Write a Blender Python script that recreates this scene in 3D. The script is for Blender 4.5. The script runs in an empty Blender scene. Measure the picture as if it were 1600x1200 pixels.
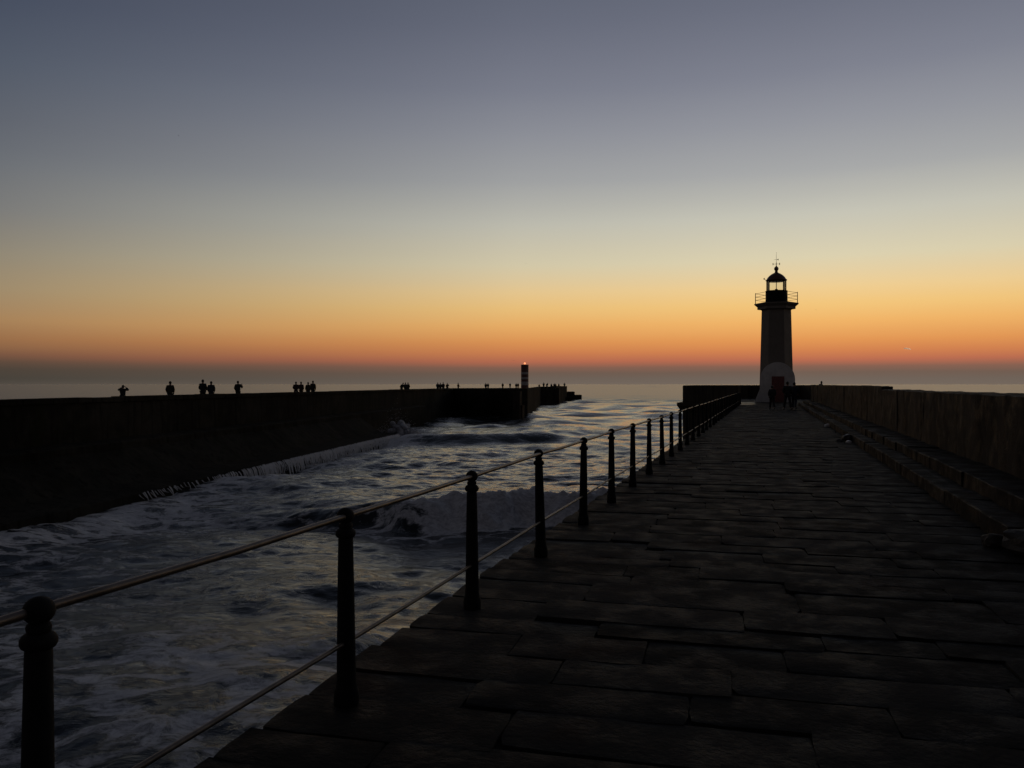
import bpy, bmesh, math, random
import numpy as np
from mathutils import Vector, Matrix, noise as mnoise

random.seed(7)
rng = np.random.default_rng(11)
R = math.radians
scene = bpy.context.scene
COL = scene.collection

# ------------------------------------------------------------------ camera, sky, sun, exposure
EYE = 1.62
YAW = R(17.15)
CA, SA = math.cos(YAW), math.sin(YAW)
F = 1290.0
cam_d = bpy.data.cameras.new('camera')
cam_d.sensor_width = 36.0
cam_d.lens = F / 1600.0 * 36.0
cam_d.clip_start = 0.05
cam_d.clip_end = 60000.0
cam = bpy.data.objects.new('camera', cam_d)
COL.objects.link(cam)
cam.location = (0, 0, EYE)
cam.rotation_euler = (R(90), 0, YAW)
scene.camera = cam

SUN_AZ = R(5.2)          # to the right of the path's direction (+Y)
world = bpy.data.worlds.new('World')
scene.world = world
world.use_nodes = True
wn = world.node_tree
wn.nodes.clear()


def lin(c):
    return tuple(((v / 255) / 12.92 if v / 255 <= 0.04045 else ((v / 255 + 0.055) / 1.055) ** 2.4) for v in c)


def wnode(t, **kw):
    n = wn.nodes.new(t)
    for k, v in kw.items():
        setattr(n, k, v)
    return n


def wmath(op, a, b=None):
    n = wnode('ShaderNodeMath', operation=op)
    for i, v in enumerate((a, b)):
        if v is None:
            continue
        if isinstance(v, (int, float)):
            n.inputs[i].default_value = v
        else:
            wn.links.new(v, n.inputs[i])
    return n.outputs[0]


def wramp(fac, stops):
    n = wnode('ShaderNodeValToRGB')
    cr = n.color_ramp
    cr.interpolation = 'EASE' if False else 'LINEAR'
    while len(cr.elements) < len(stops):
        cr.elements.new(0.5)
    for e_, (p, c) in zip(cr.elements, stops):
        e_.position = p
    for e_, (p, c) in zip(cr.elements, stops):
        e_.color = (*c, 1)
    wn.links.new(fac, n.inputs[0])
    return n.outputs[0]


tc = wnode('ShaderNodeTexCoord')
nz = wnode('ShaderNodeVectorMath', operation='NORMALIZE')
wn.links.new(tc.outputs['Generated'], nz.inputs[0])
sp = wnode('ShaderNodeSeparateXYZ')
wn.links.new(nz.outputs[0], sp.inputs[0])
elev = wmath('ARCSINE', sp.outputs['Z'])
# a faint layering of the evening air, stretched along the horizon
mp = wnode('ShaderNodeMapping')
mp.inputs['Scale'].default_value = (2.2, 2.2, 34.0)
wn.links.new(nz.outputs[0], mp.inputs[0])
nt = wnode('ShaderNodeTexNoise')
nt.inputs['Scale'].default_value = 1.0
nt.inputs['Detail'].default_value = 3.0
wn.links.new(mp.outputs[0], nt.inputs['Vector'])
layer = wmath('MULTIPLY', wmath('SUBTRACT', nt.outputs[0], 0.5), 0.006)
elev2 = wmath('MAXIMUM', wmath('ADD', elev, layer), 0.0)
pos = wmath('SQRT', wmath('DIVIDE', elev2, math.pi / 2))


def P(deg):
    return math.sqrt(deg / 90.0)


RA = [(0.0, (116, 104, 94)), (0.35, (112, 99, 89)), (0.75, (114, 94, 82)), (1.15, (136, 98, 82)), (1.6, (187, 109, 81)),
      (2.2, (211, 130, 80)), (2.9, (227, 151, 85)), (4.1, (241, 180, 104)), (5.2, (243, 198, 124)), (6.3, (239, 206, 147)),
      (8.2, (220, 209, 176)), (11.0, (198, 196, 182)), (13.7, (168, 169, 169)), (16.8, (147, 149, 157)),
      (19.7, (127, 130, 143)), (23.5, (108, 112, 127)), (30, (82, 89, 104)), (42, (60, 65, 78)), (60, (46, 48, 55)), (90, (41, 42, 48))]
RB = [(0.0, (80, 74, 67)), (0.35, (69, 64, 57)), (0.9, (75, 66, 57)), (1.3, (92, 73, 60)), (1.7, (116, 84, 65)), (2.65, (150, 109, 74)),
      (3.8, (164, 129, 90)), (5.7, (154, 136, 108)), (7.6, (141, 132, 115)), (10.2, (119, 119, 118)), (12.8, (104, 108, 114)),
      (15.3, (92, 97, 107)), (18.4, (80, 88, 102)), (22, (67, 75, 92)), (30, (56, 62, 77)), (42, (48, 52, 64)), (60, (43, 45, 51)), (90, (41, 42, 48))]
RC = [(0.0, (54, 50, 51)), (3, (59, 53, 53)), (8, (63, 56, 57)), (15, (58, 54, 57)), (30, (51, 50, 54)), (60, (44, 44, 49)), (90, (41, 42, 48))]
ca_ = wramp(pos, [(P(d), lin(c)) for d, c in RA])
cb_ = wramp(pos, [(P(d), lin(c)) for d, c in RB])
cc_ = wramp(pos, [(P(d), lin(c)) for d, c in RC])
hx = wmath('MULTIPLY', sp.outputs['X'], math.sin(SUN_AZ))
hy = wmath('MULTIPLY', sp.outputs['Y'], math.cos(SUN_AZ))
hl = wmath('SQRT', wmath('ADD', wmath('ADD', wmath('MULTIPLY', sp.outputs['X'], sp.outputs['X']),
                                      wmath('MULTIPLY', sp.outputs['Y'], sp.outputs['Y'])), 1e-6))
cosd = wmath('DIVIDE', wmath('ADD', hx, hy), hl)
dang = wmath('DIVIDE', wmath('ARCCOSINE', wmath('MINIMUM', wmath('MAXIMUM', cosd, -1.0), 1.0)), math.pi)


def wfloat(fac, stops):
    return wramp(fac, [(p, (v, v, v)) for p, v in stops])


w1 = wfloat(dang, [(0, 0), (8 / 180, 0.03), (22 / 180, 0.16), (40 / 180, 0.62), (56 / 180, 1.0)])
w2 = wfloat(dang, [(56 / 180, 0), (110 / 180, 0.75), (1.0, 1.0)])
m1 = wnode('ShaderNodeMix', data_type='RGBA')
wn.links.new(w1, m1.inputs[0]); wn.links.new(ca_, m1.inputs[6]); wn.links.new(cb_, m1.inputs[7])
m2 = wnode('ShaderNodeMix', data_type='RGBA')
wn.links.new(w2, m2.inputs[0]); wn.links.new(m1.outputs[2], m2.inputs[6]); wn.links.new(cc_, m2.inputs[7])
bg = wnode('ShaderNodeBackground')
bg.inputs['Strength'].default_value = 1.0
wn.links.new(m2.outputs[2], bg.inputs[0])
wo = wnode('ShaderNodeOutputWorld')
wn.links.new(bg.outputs[0], wo.inputs[0])

scene.view_settings.view_transform = 'Standard'
scene.view_settings.look = 'None'
scene.view_settings.exposure = 0.0
scene.view_settings.gamma = 1.0
scene.view_settings.use_curve_mapping = False
scene.render.engine = 'CYCLES'
scene.cycles.use_denoising = True
scene.cycles.max_bounces = 5
scene.cycles.diffuse_bounces = 2
scene.cycles.glossy_bounces = 3
scene.cycles.caustics_reflective = False
scene.cycles.caustics_refractive = False


# the sun itself has just gone under the horizon: it only reaches things high in the air
sun_d = bpy.data.lights.new('sun', 'SUN')
sun_d.energy = 3.5
sun_d.angle = R(0.5)
sun_d.color = (1.0, 0.62, 0.36)
sun = bpy.data.objects.new('sun', sun_d)
COL.objects.link(sun)
SUN_EL = R(-2.0)
sd = Vector((math.sin(SUN_AZ) * math.cos(SUN_EL), math.cos(SUN_AZ) * math.cos(SUN_EL), math.sin(SUN_EL)))
sun.rotation_euler = sd.to_track_quat('Z', 'Y').to_euler()


# ------------------------------------------------------------------ helpers
def W(px, d, z):
    """the point seen at photograph column px, at depth d along the camera's axis, at height z"""
    u = (px - 800.0) / F * d
    return Vector((u * CA - d * SA, u * SA + d * CA, z))


def UD(u, d, z=0.0):
    return Vector((u * CA - d * SA, u * SA + d * CA, z))


def link_mesh(name, me, mat=None, parent=None):
    o = bpy.data.objects.new(name, me)
    COL.objects.link(o)
    if mat and not me.materials:
        me.materials.append(mat)
    if parent:
        o.parent = parent
    return o


def from_bm(name, bm, mat=None, parent=None, smooth=False):
    me = bpy.data.meshes.new(name)
    bm.normal_update()
    bm.to_mesh(me)
    bm.free()
    if smooth:
        me.polygons.foreach_set('use_smooth', [True] * len(me.polygons))
    return link_mesh(name, me, mat, parent)


def empty(name, loc=(0, 0, 0), rz=0.0):
    o = bpy.data.objects.new(name, None)
    COL.objects.link(o)
    o.location = loc
    o.rotation_euler = (0, 0, rz)
    o.empty_display_size = 0.2
    return o


def tag(o, label=None, cat=None, group=None, kind=None):
    if label: o['label'] = label
    if cat: o['category'] = cat
    if group: o['group'] = group
    if kind: o['kind'] = kind
    return o


def copy_tree(o, parent=None):
    c = o.copy()
    COL.objects.link(c)
    if parent:
        c.parent = parent
    for ch in o.children:
        copy_tree(ch, c)
    return c


def add_box(bm, x0, x1, y0, y1, z0, z1):
    v = [bm.verts.new(p) for p in ((x0, y0, z0), (x1, y0, z0), (x1, y1, z0), (x0, y1, z0),
                                   (x0, y0, z1), (x1, y0, z1), (x1, y1, z1), (x0, y1, z1))]
    for f in ((3, 2, 1, 0), (4, 5, 6, 7), (0, 1, 5, 4), (1, 2, 6, 5), (2, 3, 7, 6), (3, 0, 4, 7)):
        bm.faces.new([v[i] for i in f])
    return v


def add_prism(bm, pts, z0, z1):
    """pts counter-clockwise seen from above"""
    b = [bm.verts.new((p[0], p[1], z0)) for p in pts]
    t = [bm.verts.new((p[0], p[1], z1)) for p in pts]
    n = len(pts)
    for i in range(n):
        bm.faces.new((b[i], b[(i + 1) % n], t[(i + 1) % n], t[i]))
    bm.faces.new(t)
    bm.faces.new(b[::-1])


def add_lathe(bm, prof, n=16, cx=0.0, cy=0.0, rot=0.0):
    """prof: list of (radius, z) from the bottom up"""
    rings = []
    for r, z in prof:
        rings.append([bm.verts.new((cx + r * math.cos(rot + 2 * math.pi * k / n), cy + r * math.sin(rot + 2 * math.pi * k / n), z))
                      for k in range(n)])
    for a, b in zip(rings, rings[1:]):
        for k in range(n):
            bm.faces.new((a[k], a[(k + 1) % n], b[(k + 1) % n], b[k]))
    bm.faces.new(rings[0][::-1])
    bm.faces.new(rings[-1])


def add_tube(bm, p0, p1, r0, r1=None, n=8):
    r1 = r0 if r1 is None else r1
    p0, p1 = Vector(p0), Vector(p1)
    ax = (p1 - p0).normalized()
    q = Vector((0, 0, 1)) if abs(ax.z) < 0.9 else Vector((1, 0, 0))
    a = ax.cross(q).normalized()
    b = ax.cross(a)
    A = [bm.verts.new(p0 + (a * math.cos(t) + b * math.sin(t)) * r0) for t in [2 * math.pi * k / n for k in range(n)]]
    B = [bm.verts.new(p1 + (a * math.cos(t) + b * math.sin(t)) * r1) for t in [2 * math.pi * k / n for k in range(n)]]
    for k in range(n):
        bm.faces.new((A[k], B[k], B[(k + 1) % n], A[(k + 1) % n]))
    bm.faces.new(A)
    bm.faces.new(B[::-1])


def fbm(p, oct_=4):
    return mnoise.fractal(p, 1.0, 2.1, oct_)


def rough_block(bm, x0, x1, y0, y1, z0, z1, cell=0.35, amp=0.02, seed=0.0, bev=0.02, freq=1.0):
    """a stone block with knocked-off arrises and an uneven face"""
    bb = bmesh.new()
    add_box(bb, x0, x1, y0, y1, z0, z1)
    if bev > 0:
        bmesh.ops.bevel(bb, geom=list(bb.edges), offset=bev, segments=1, affect='EDGES')
    for k, (a, b) in enumerate(((x0, x1), (y0, y1), (z0, z1))):
        n = int((b - a) / cell)
        for i in range(1, n + 1):
            c = a + (b - a) * i / (n + 1)
            no = [0, 0, 0]; no[k] = 1
            co = [0, 0, 0]; co[k] = c
            bmesh.ops.bisect_plane(bb, geom=list(bb.verts) + list(bb.edges) + list(bb.faces), plane_co=co, plane_no=no)
    bb.normal_update()
    for v in bb.verts:
        q = v.co * freq + Vector((seed * 13.7, seed * 5.1, seed * 3.3))
        v.co += v.normal * (fbm(q * 1.3) * amp) + Vector((mnoise.noise(q * 2.9), mnoise.noise(q * 2.9 + Vector((9, 0, 0))), 0)) * amp * 0.4
    me = bpy.data.meshes.new('tmp')
    bb.to_mesh(me)
    bb.free()
    bm.from_mesh(me)
    bpy.data.meshes.remove(me)


# ------------------------------------------------------------------ materials
class NT:
    def __init__(self, name):
        self.m = bpy.data.materials.new(name)
        self.m.use_nodes = True
        self.t = self.m.node_tree
        self.t.nodes.clear()
        self.out = self.n('ShaderNodeOutputMaterial')
        self.b = self.n('ShaderNodeBsdfPrincipled')
        self.t.links.new(self.b.outputs[0], self.out.inputs[0])

    def n(self, t, **kw):
        x = self.t.nodes.new(t)
        for k, v in kw.items():
            setattr(x, k, v)
        return x

    def l(self, a, b):
        self.t.links.new(a, b)

    def math(self, op, a, b=None, c=None, clamp=False):
        n = self.n('ShaderNodeMath', operation=op)
        n.use_clamp = clamp
        for i, v in enumerate((a, b, c)):
            if v is None: continue
            if isinstance(v, (int, float)): n.inputs[i].default_value = v
            else: self.l(v, n.inputs[i])
        return n.outputs[0]

    def coords(self, scale=(1, 1, 1), world=True, src=None):
        if src is None:
            src = self.n('ShaderNodeNewGeometry').outputs['Position'] if world else self.n('ShaderNodeTexCoord').outputs['Object']
        mp_ = self.n('ShaderNodeMapping')
        mp_.inputs['Scale'].default_value = scale
        self.l(src, mp_.inputs[0])
        return mp_.outputs[0]

    def noise(self, vec, scale=1.0, detail=4.0, rough=0.55, dist=0.0):
        n = self.n('ShaderNodeTexNoise')
        n.inputs['Scale'].default_value = scale
        n.inputs['Detail'].default_value = detail
        n.inputs['Roughness'].default_value = rough
        n.inputs['Distortion'].default_value = dist
        self.l(vec, n.inputs['Vector'])
        return n.outputs[0]

    def smooth(self, v, a, b, lo=0.0, hi=1.0):
        n = self.n('ShaderNodeMapRange')
        n.interpolation_type = 'SMOOTHSTEP'
        n.inputs['From Min'].default_value = a
        n.inputs['From Max'].default_value = b
        n.inputs['To Min'].default_value = lo
        n.inputs['To Max'].default_value = hi
        self.l(v, n.inputs['Value'])
        return n.outputs[0]

    def mix(self, f, a, b):
        n = self.n('ShaderNodeMix', data_type='RGBA')
        if isinstance(f, (int, float)): n.inputs[0].default_value = f
        else: self.l(f, n.inputs[0])
        for i, v in ((6, a), (7, b)):
            if isinstance(v, tuple): n.inputs[i].default_value = (*v, 1)
            else: self.l(v, n.inputs[i])
        return n.outputs[2]

    def bump(self, h, dist=0.02, strength=1.0, prev=None):
        n = self.n('ShaderNodeBump')
        n.inputs['Distance'].default_value = dist
        n.inputs['Strength'].default_value = strength
        self.l(h, n.inputs['Height'])
        if prev is not None: self.l(prev, n.inputs['Normal'])
        return n.outputs[0]

    def set(self, k, v):
        if isinstance(v, tuple): self.b.inputs[k].default_value = (*v, 1)
        elif isinstance(v, (int, float)): self.b.inputs[k].default_value = v
        else: self.l(v, self.b.inputs[k])


def plain(name, col, rough=0.6, metal=0.0, var=0.25, scale=6.0):
    t = NT(name)
    v = t.coords(world=False)
    n = t.noise(v, scale, 4)
    t.set('Base Color', t.mix(t.smooth(n, 0.3, 0.7), tuple(c * (1 - var) for c in col), tuple(c * (1 + var) for c in col)))
    t.set('Roughness', rough)
    t.set('Metallic', metal)
    return t.m


def stone(name, dark, light, stain=None, bump=0.02, scale=1.0, streak=False, rough=(0.55, 0.9), obj_random=False, spec=0.25):
    t = NT(name)
    v = t.coords()
    big = t.noise(v, 0.45 * scale, 4, 0.6)
    mid = t.noise(v, 3.1 * scale, 5, 0.65)
    fine = t.noise(v, 22 * scale, 4, 0.7)
    f = t.math('ADD', t.math('MULTIPLY', big, 0.55), t.math('MULTIPLY', mid, 0.45))
    col = t.mix(t.smooth(f, 0.36, 0.64), dark, light)
    if streak:
        vs = t.coords((1.7, 1.7, 0.12))
        s = t.noise(vs, 1.6, 4, 0.6)
        col = t.mix(t.smooth(s, 0.5, 0.68, 0, 0.75), col, tuple(c * 0.45 for c in dark))
    if stain:
        st = t.noise(t.coords(), 0.8 * scale, 3, 0.5, 0.6)
        col = t.mix(t.smooth(st, 0.55, 0.7, 0, 0.7), col, stain)
    if obj_random:
        oi = t.n('ShaderNodeObjectInfo')
        k = t.math('ADD', t.math('MULTIPLY', oi.outputs['Random'], 0.7), 0.65)
        hs = t.n('ShaderNodeHueSaturation')
        t.l(k, hs.inputs['Value'])
        t.l(col, hs.inputs['Color'])
        col = hs.outputs[0]
    t.set('Base Color', col)
    t.set('Roughness', t.smooth(mid, 0.35, 0.65, rough[0], rough[1]))
    t.set('Specular IOR Level', spec)
    h = t.math('ADD', t.math('MULTIPLY', mid, 0.6), t.math('MULTIPLY', fine, 0.4))
    t.l(t.bump(h, bump, 1.0), t.b.inputs['Normal'])
    return t.m


M = {}
M['slab'] = stone('worn_granite_slab', (0.0145, 0.014, 0.0133), (0.034, 0.0325, 0.030), stain=(0.024, 0.014, 0.010), bump=0.03, rough=(0.6, 0.92), obj_random=True, spec=0.05)
M['joint'] = stone('silt_in_joints', (0.006, 0.006, 0.0055), (0.014, 0.013, 0.011), bump=0.02, rough=(0.9, 0.95))
M['step'] = stone('worn_step_granite', (0.012, 0.0112, 0.010), (0.025, 0.023, 0.0205), stain=(0.011, 0.010, 0.007), bump=0.03, obj_random=True, spec=0.05)
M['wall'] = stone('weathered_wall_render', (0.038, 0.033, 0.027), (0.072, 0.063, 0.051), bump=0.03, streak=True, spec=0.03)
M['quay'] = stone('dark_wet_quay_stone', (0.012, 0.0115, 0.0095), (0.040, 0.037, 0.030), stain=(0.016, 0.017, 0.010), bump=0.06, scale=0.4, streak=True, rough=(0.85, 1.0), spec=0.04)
M['tower'] = stone('dark_lighthouse_granite', (0.16, 0.142, 0.12), (0.205, 0.182, 0.155), bump=0.02, streak=False)
M['white'] = stone('whitewashed_plaster', (0.5, 0.49, 0.47), (0.66, 0.65, 0.62), bump=0.01, streak=False)
M['red'] = plain('faded_red_paint', (0.17, 0.05, 0.045), 0.6)
M['iron'] = plain('black_painted_iron', (0.008, 0.008, 0.008), 0.8, 0.0)
M['iron'].node_tree.nodes['Principled BSDF'].inputs['Specular IOR Level'].default_value = 0.2
M['rail'] = plain('worn_steel_rail', (0.11, 0.088, 0.072), 0.45, 0.6, 0.4, 9)
M['domem'] = plain('dark_red_dome_paint', (0.06, 0.012, 0.012), 0.4)
M['rock'] = stone('loose_rock', (0.025, 0.023, 0.02), (0.055, 0.051, 0.045), bump=0.02)
M['bag'] = plain('dark_plastic_bag', (0.03, 0.018, 0.018), 0.3)
M['paper'] = plain('white_paper', (0.82, 0.81, 0.79), 0.3, 0, 0.06)
M['band_red'] = plain('beacon_red_band', (0.13, 0.045, 0.04), 0.5)
M['band_white'] = plain('beacon_white_band', (0.45, 0.43, 0.42), 0.5, 0, 0.12, 2.0)
M['bird'] = plain('gull_feathers', (0.12, 0.12, 0.13), 0.8)
M['skin'] = plain('skin', (0.28, 0.17, 0.12), 0.6)
M['hair'] = plain('dark_hair', (0.02, 0.014, 0.01), 0.6)
M['shoe'] = plain('dark_shoes', (0.02, 0.02, 0.02), 0.5)
M['bark_cloth'] = plain('black_cloth', (0.02, 0.02, 0.022), 0.9)
M['navy'] = plain('navy_cloth', (0.02, 0.025, 0.04), 0.9)
M['olive'] = plain('olive_cloth', (0.035, 0.033, 0.02), 0.9)
M['maroon'] = plain('maroon_cloth', (0.05, 0.018, 0.018), 0.9)
M['denim'] = plain('denim_cloth', (0.03, 0.035, 0.05), 0.9)
M['greycloth'] = plain('grey_cloth', (0.06, 0.06, 0.06), 0.9)
t = NT('lantern_glass'); t.t.nodes.remove(t.b)
gl = t.n('ShaderNodeBsdfGlossy'); gl.inputs['Roughness'].default_value = 0.02
tr = t.n('ShaderNodeBsdfTransparent'); tr.inputs[0].default_value = (0.93, 0.95, 0.95, 1)
fr = t.n('ShaderNodeFresnel'); fr.inputs['IOR'].default_value = 1.45
mx = t.n('ShaderNodeMixShader')
t.l(fr.outputs[0], mx.inputs[0]); t.l(tr.outputs[0], mx.inputs[1]); t.l(gl.outputs[0], mx.inputs[2]); t.l(mx.outputs[0], t.out.inputs[0])
M['glass'] = t.m
t = NT('beacon_lamp_lit')
t.set('Base Color', (0.8, 0.2, 0.1)); t.set('Emission Color', (1.0, 0.30, 0.12)); t.set('Emission Strength', 1.8)
M['lamp'] = t.m
t = NT('white_foam_spray')
v = t.coords()
t.set('Base Color', t.mix(t.smooth(t.noise(v, 1.6, 5), 0.3, 0.7), (0.30, 0.31, 0.34), (0.62, 0.63, 0.66)))
t.set('Roughness', 0.7)
t.l(t.bump(t.noise(v, 5, 5), 0.2), t.b.inputs['Normal'])
M['spray'] = t.m
t = NT('water_threads')
t.set('Base Color', (0.75, 0.75, 0.75)); t.set('Roughness', 0.25)
M['threads'] = t.m
t = NT('puddle_water')
t.set('Base Color', (0.02, 0.02, 0.02)); t.set('Roughness', 0.33); t.set('Specular IOR Level', 1.0)
M['puddle'] = t.m
t = NT('contrail_vapour'); t.t.nodes.remove(t.b)
tl_ = t.n('ShaderNodeBsdfTranslucent'); tl_.inputs[0].default_value = (0.95, 0.95, 0.95, 1)
t.l(tl_.outputs[0], t.out.inputs[0])
M['vapour'] = t.m

# ------------------------------------------------------------------ the sea
SEA = EYE - 6.0


def sea_material():
    t = NT('sea_water')
    geo = t.n('ShaderNodeNewGeometry').outputs['Position']
    # rotate so that +x runs along the wave crests
    rot = t.n('ShaderNodeMapping')
    rot.inputs['Rotation'].default_value = (0, 0, -YAW - R(4))
    t.l(geo, rot.inputs[0])
    base = rot.outputs[0]
    at = t.n('ShaderNodeAttribute', attribute_name='foam').outputs['Fac']
    # domain warp
    wn_ = t.n('ShaderNodeTexNoise')
    wn_.inputs['Scale'].default_value = 0.55
    wn_.inputs['Detail'].default_value = 3
    t.l(base, wn_.inputs['Vector'])
    sc = t.n('ShaderNodeVectorMath', operation='SCALE'); sc.inputs['Scale'].default_value = 1.6
    t.l(wn_.outputs['Color'], sc.inputs[0])
    ad = t.n('ShaderNodeVectorMath', operation='ADD')
    t.l(base, ad.inputs[0]); t.l(sc.outputs[0], ad.inputs[1])
    warped = ad.outputs[0]
    big = t.noise(t.coords((0.6, 1.0, 1.0), src=base), 0.10, 4, 0.6)
    lace1 = t.noise(t.coords((0.55, 1.0, 1.0), src=warped), 1.3, 7, 0.72, 0.4)
    lace2 = t.noise(t.coords((0.42, 1.0, 1.0), src=warped), 7.5, 6, 0.75, 0.3)
    # rings: foam webs round open cells
    vo = t.n('ShaderNodeTexVoronoi', feature='DISTANCE_TO_EDGE')
    vo.inputs['Scale'].default_value = 0.9
    t.l(t.coords((0.55, 1.0, 1.0), src=warped), vo.inputs['Vector'])
    web = t.smooth(vo.outputs['Distance'], 0.02, 0.22, 0.22, 0.0)
    f = t.math('ADD', t.math('MULTIPLY', lace1, 0.42), t.math('MULTIPLY', lace2, 0.58))
    f = t.math('ADD', f, web)
    f = t.math('ADD', f, t.math('MULTIPLY', t.math('SUBTRACT', big, 0.5), 0.45))
    f = t.math('ADD', f, t.math('MULTIPLY', at, 0.5))
    mask = t.smooth(f, 0.60, 0.82, 0.0, 0.92)
    foam_col = t.mix(t.smooth(lace2, 0.35, 0.65), (0.48, 0.48, 0.50), (0.86, 0.86, 0.87))
    t.set('Base Color', t.mix(mask, (0.010, 0.016, 0.020), foam_col))
    rg_ = t.n('ShaderNodeAttribute', attribute_name='chop').outputs['Fac']
    t.set('Roughness', t.math('MAXIMUM', t.smooth(mask, 0.0, 0.9, 0.10, 0.42), rg_))
    t.set('IOR', 1.333)
    h1 = t.noise(t.coords((0.5, 1.0, 1.0), src=warped), 1.7, 6, 0.62, 0.5)
    h2 = t.noise(t.coords((0.6, 1.0, 1.0), src=base), 0.35, 3, 0.55, 0.3)
    b0 = t.bump(h2, 0.12, 1.0)
    b1 = t.bump(h1, 0.055, 1.0, b0)
    h3 = t.noise(t.coords((0.40, 1.0, 1.0), src=warped), 8.0, 6, 0.7, 0.3)
    b1 = t.bump(h3, 0.012, 1.0, b1)
    hf = t.math('MULTIPLY', mask, lace2)
    b2 = t.bump(hf, 0.035, 1.0, b1)
    t.l(b2, t.b.inputs['Normal'])
    return t.m


def ramp_axis(a0, a1, step, lim0, lim1, g0, g1):
    mid = list(np.arange(a0, a1, step))
    up = [a1]; s = step
    while up[-1] < lim1:
        s *= g1
        up.append(up[-1] + s)
    dn = [a0]; s = step
    while dn[-1] > lim0:
        s *= g0
        dn.append(dn[-1] - s)
    return np.array(dn[1:][::-1] + mid + up)


def sst(a, b, x):
    tt = np.clip((x - a) / (b - a), 0, 1)
    return tt * tt * (3 - 2 * tt)


def fft_tile(n, L, lmin, lmax, lpeak, wdir, spread, rms, seed):
    rg = np.random.default_rng(seed)
    k1 = 2 * np.pi * np.fft.fftfreq(n, L / n)
    kx, ky = np.meshgrid(k1, k1, indexing='ij')
    k = np.sqrt(kx ** 2 + ky ** 2)
    k[0, 0] = 1
    cosd_ = (kx * wdir[0] + ky * wdir[1]) / k
    kp = 2 * np.pi / lpeak
    S = k ** -4.0 * np.exp(-(kp / k) ** 2) * (np.abs(cosd_) ** spread + 0.12)
    S *= (k > 2 * np.pi / lmax) & (k < 2 * np.pi / lmin)
    S[0, 0] = 0
    H = np.sqrt(S) * (rg.normal(size=(n, n)) + 1j * rg.normal(size=(n, n)))
    h = np.real(np.fft.ifft2(H))
    s_ = rms / h.std()
    h *= s_
    H *= s_
    dx = np.real(np.fft.ifft2(1j * kx / k * H))
    dy = np.real(np.fft.ifft2(1j * ky / k * H))
    return h, dx, dy


def sample(tile, x, y, L):
    n = tile.shape[0]
    fx = (x / L * n) % n; fy = (y / L * n) % n
    i = np.floor(fx).astype(int); j = np.floor(fy).astype(int)
    a = fx - i; b = fy - j
    i %= n; j %= n; i1 = (i + 1) % n; j1 = (j + 1) % n
    return (tile[i, j] * (1 - a) * (1 - b) + tile[i1, j] * a * (1 - b) + tile[i, j1] * (1 - a) * b + tile[i1, j1] * a * b)


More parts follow.
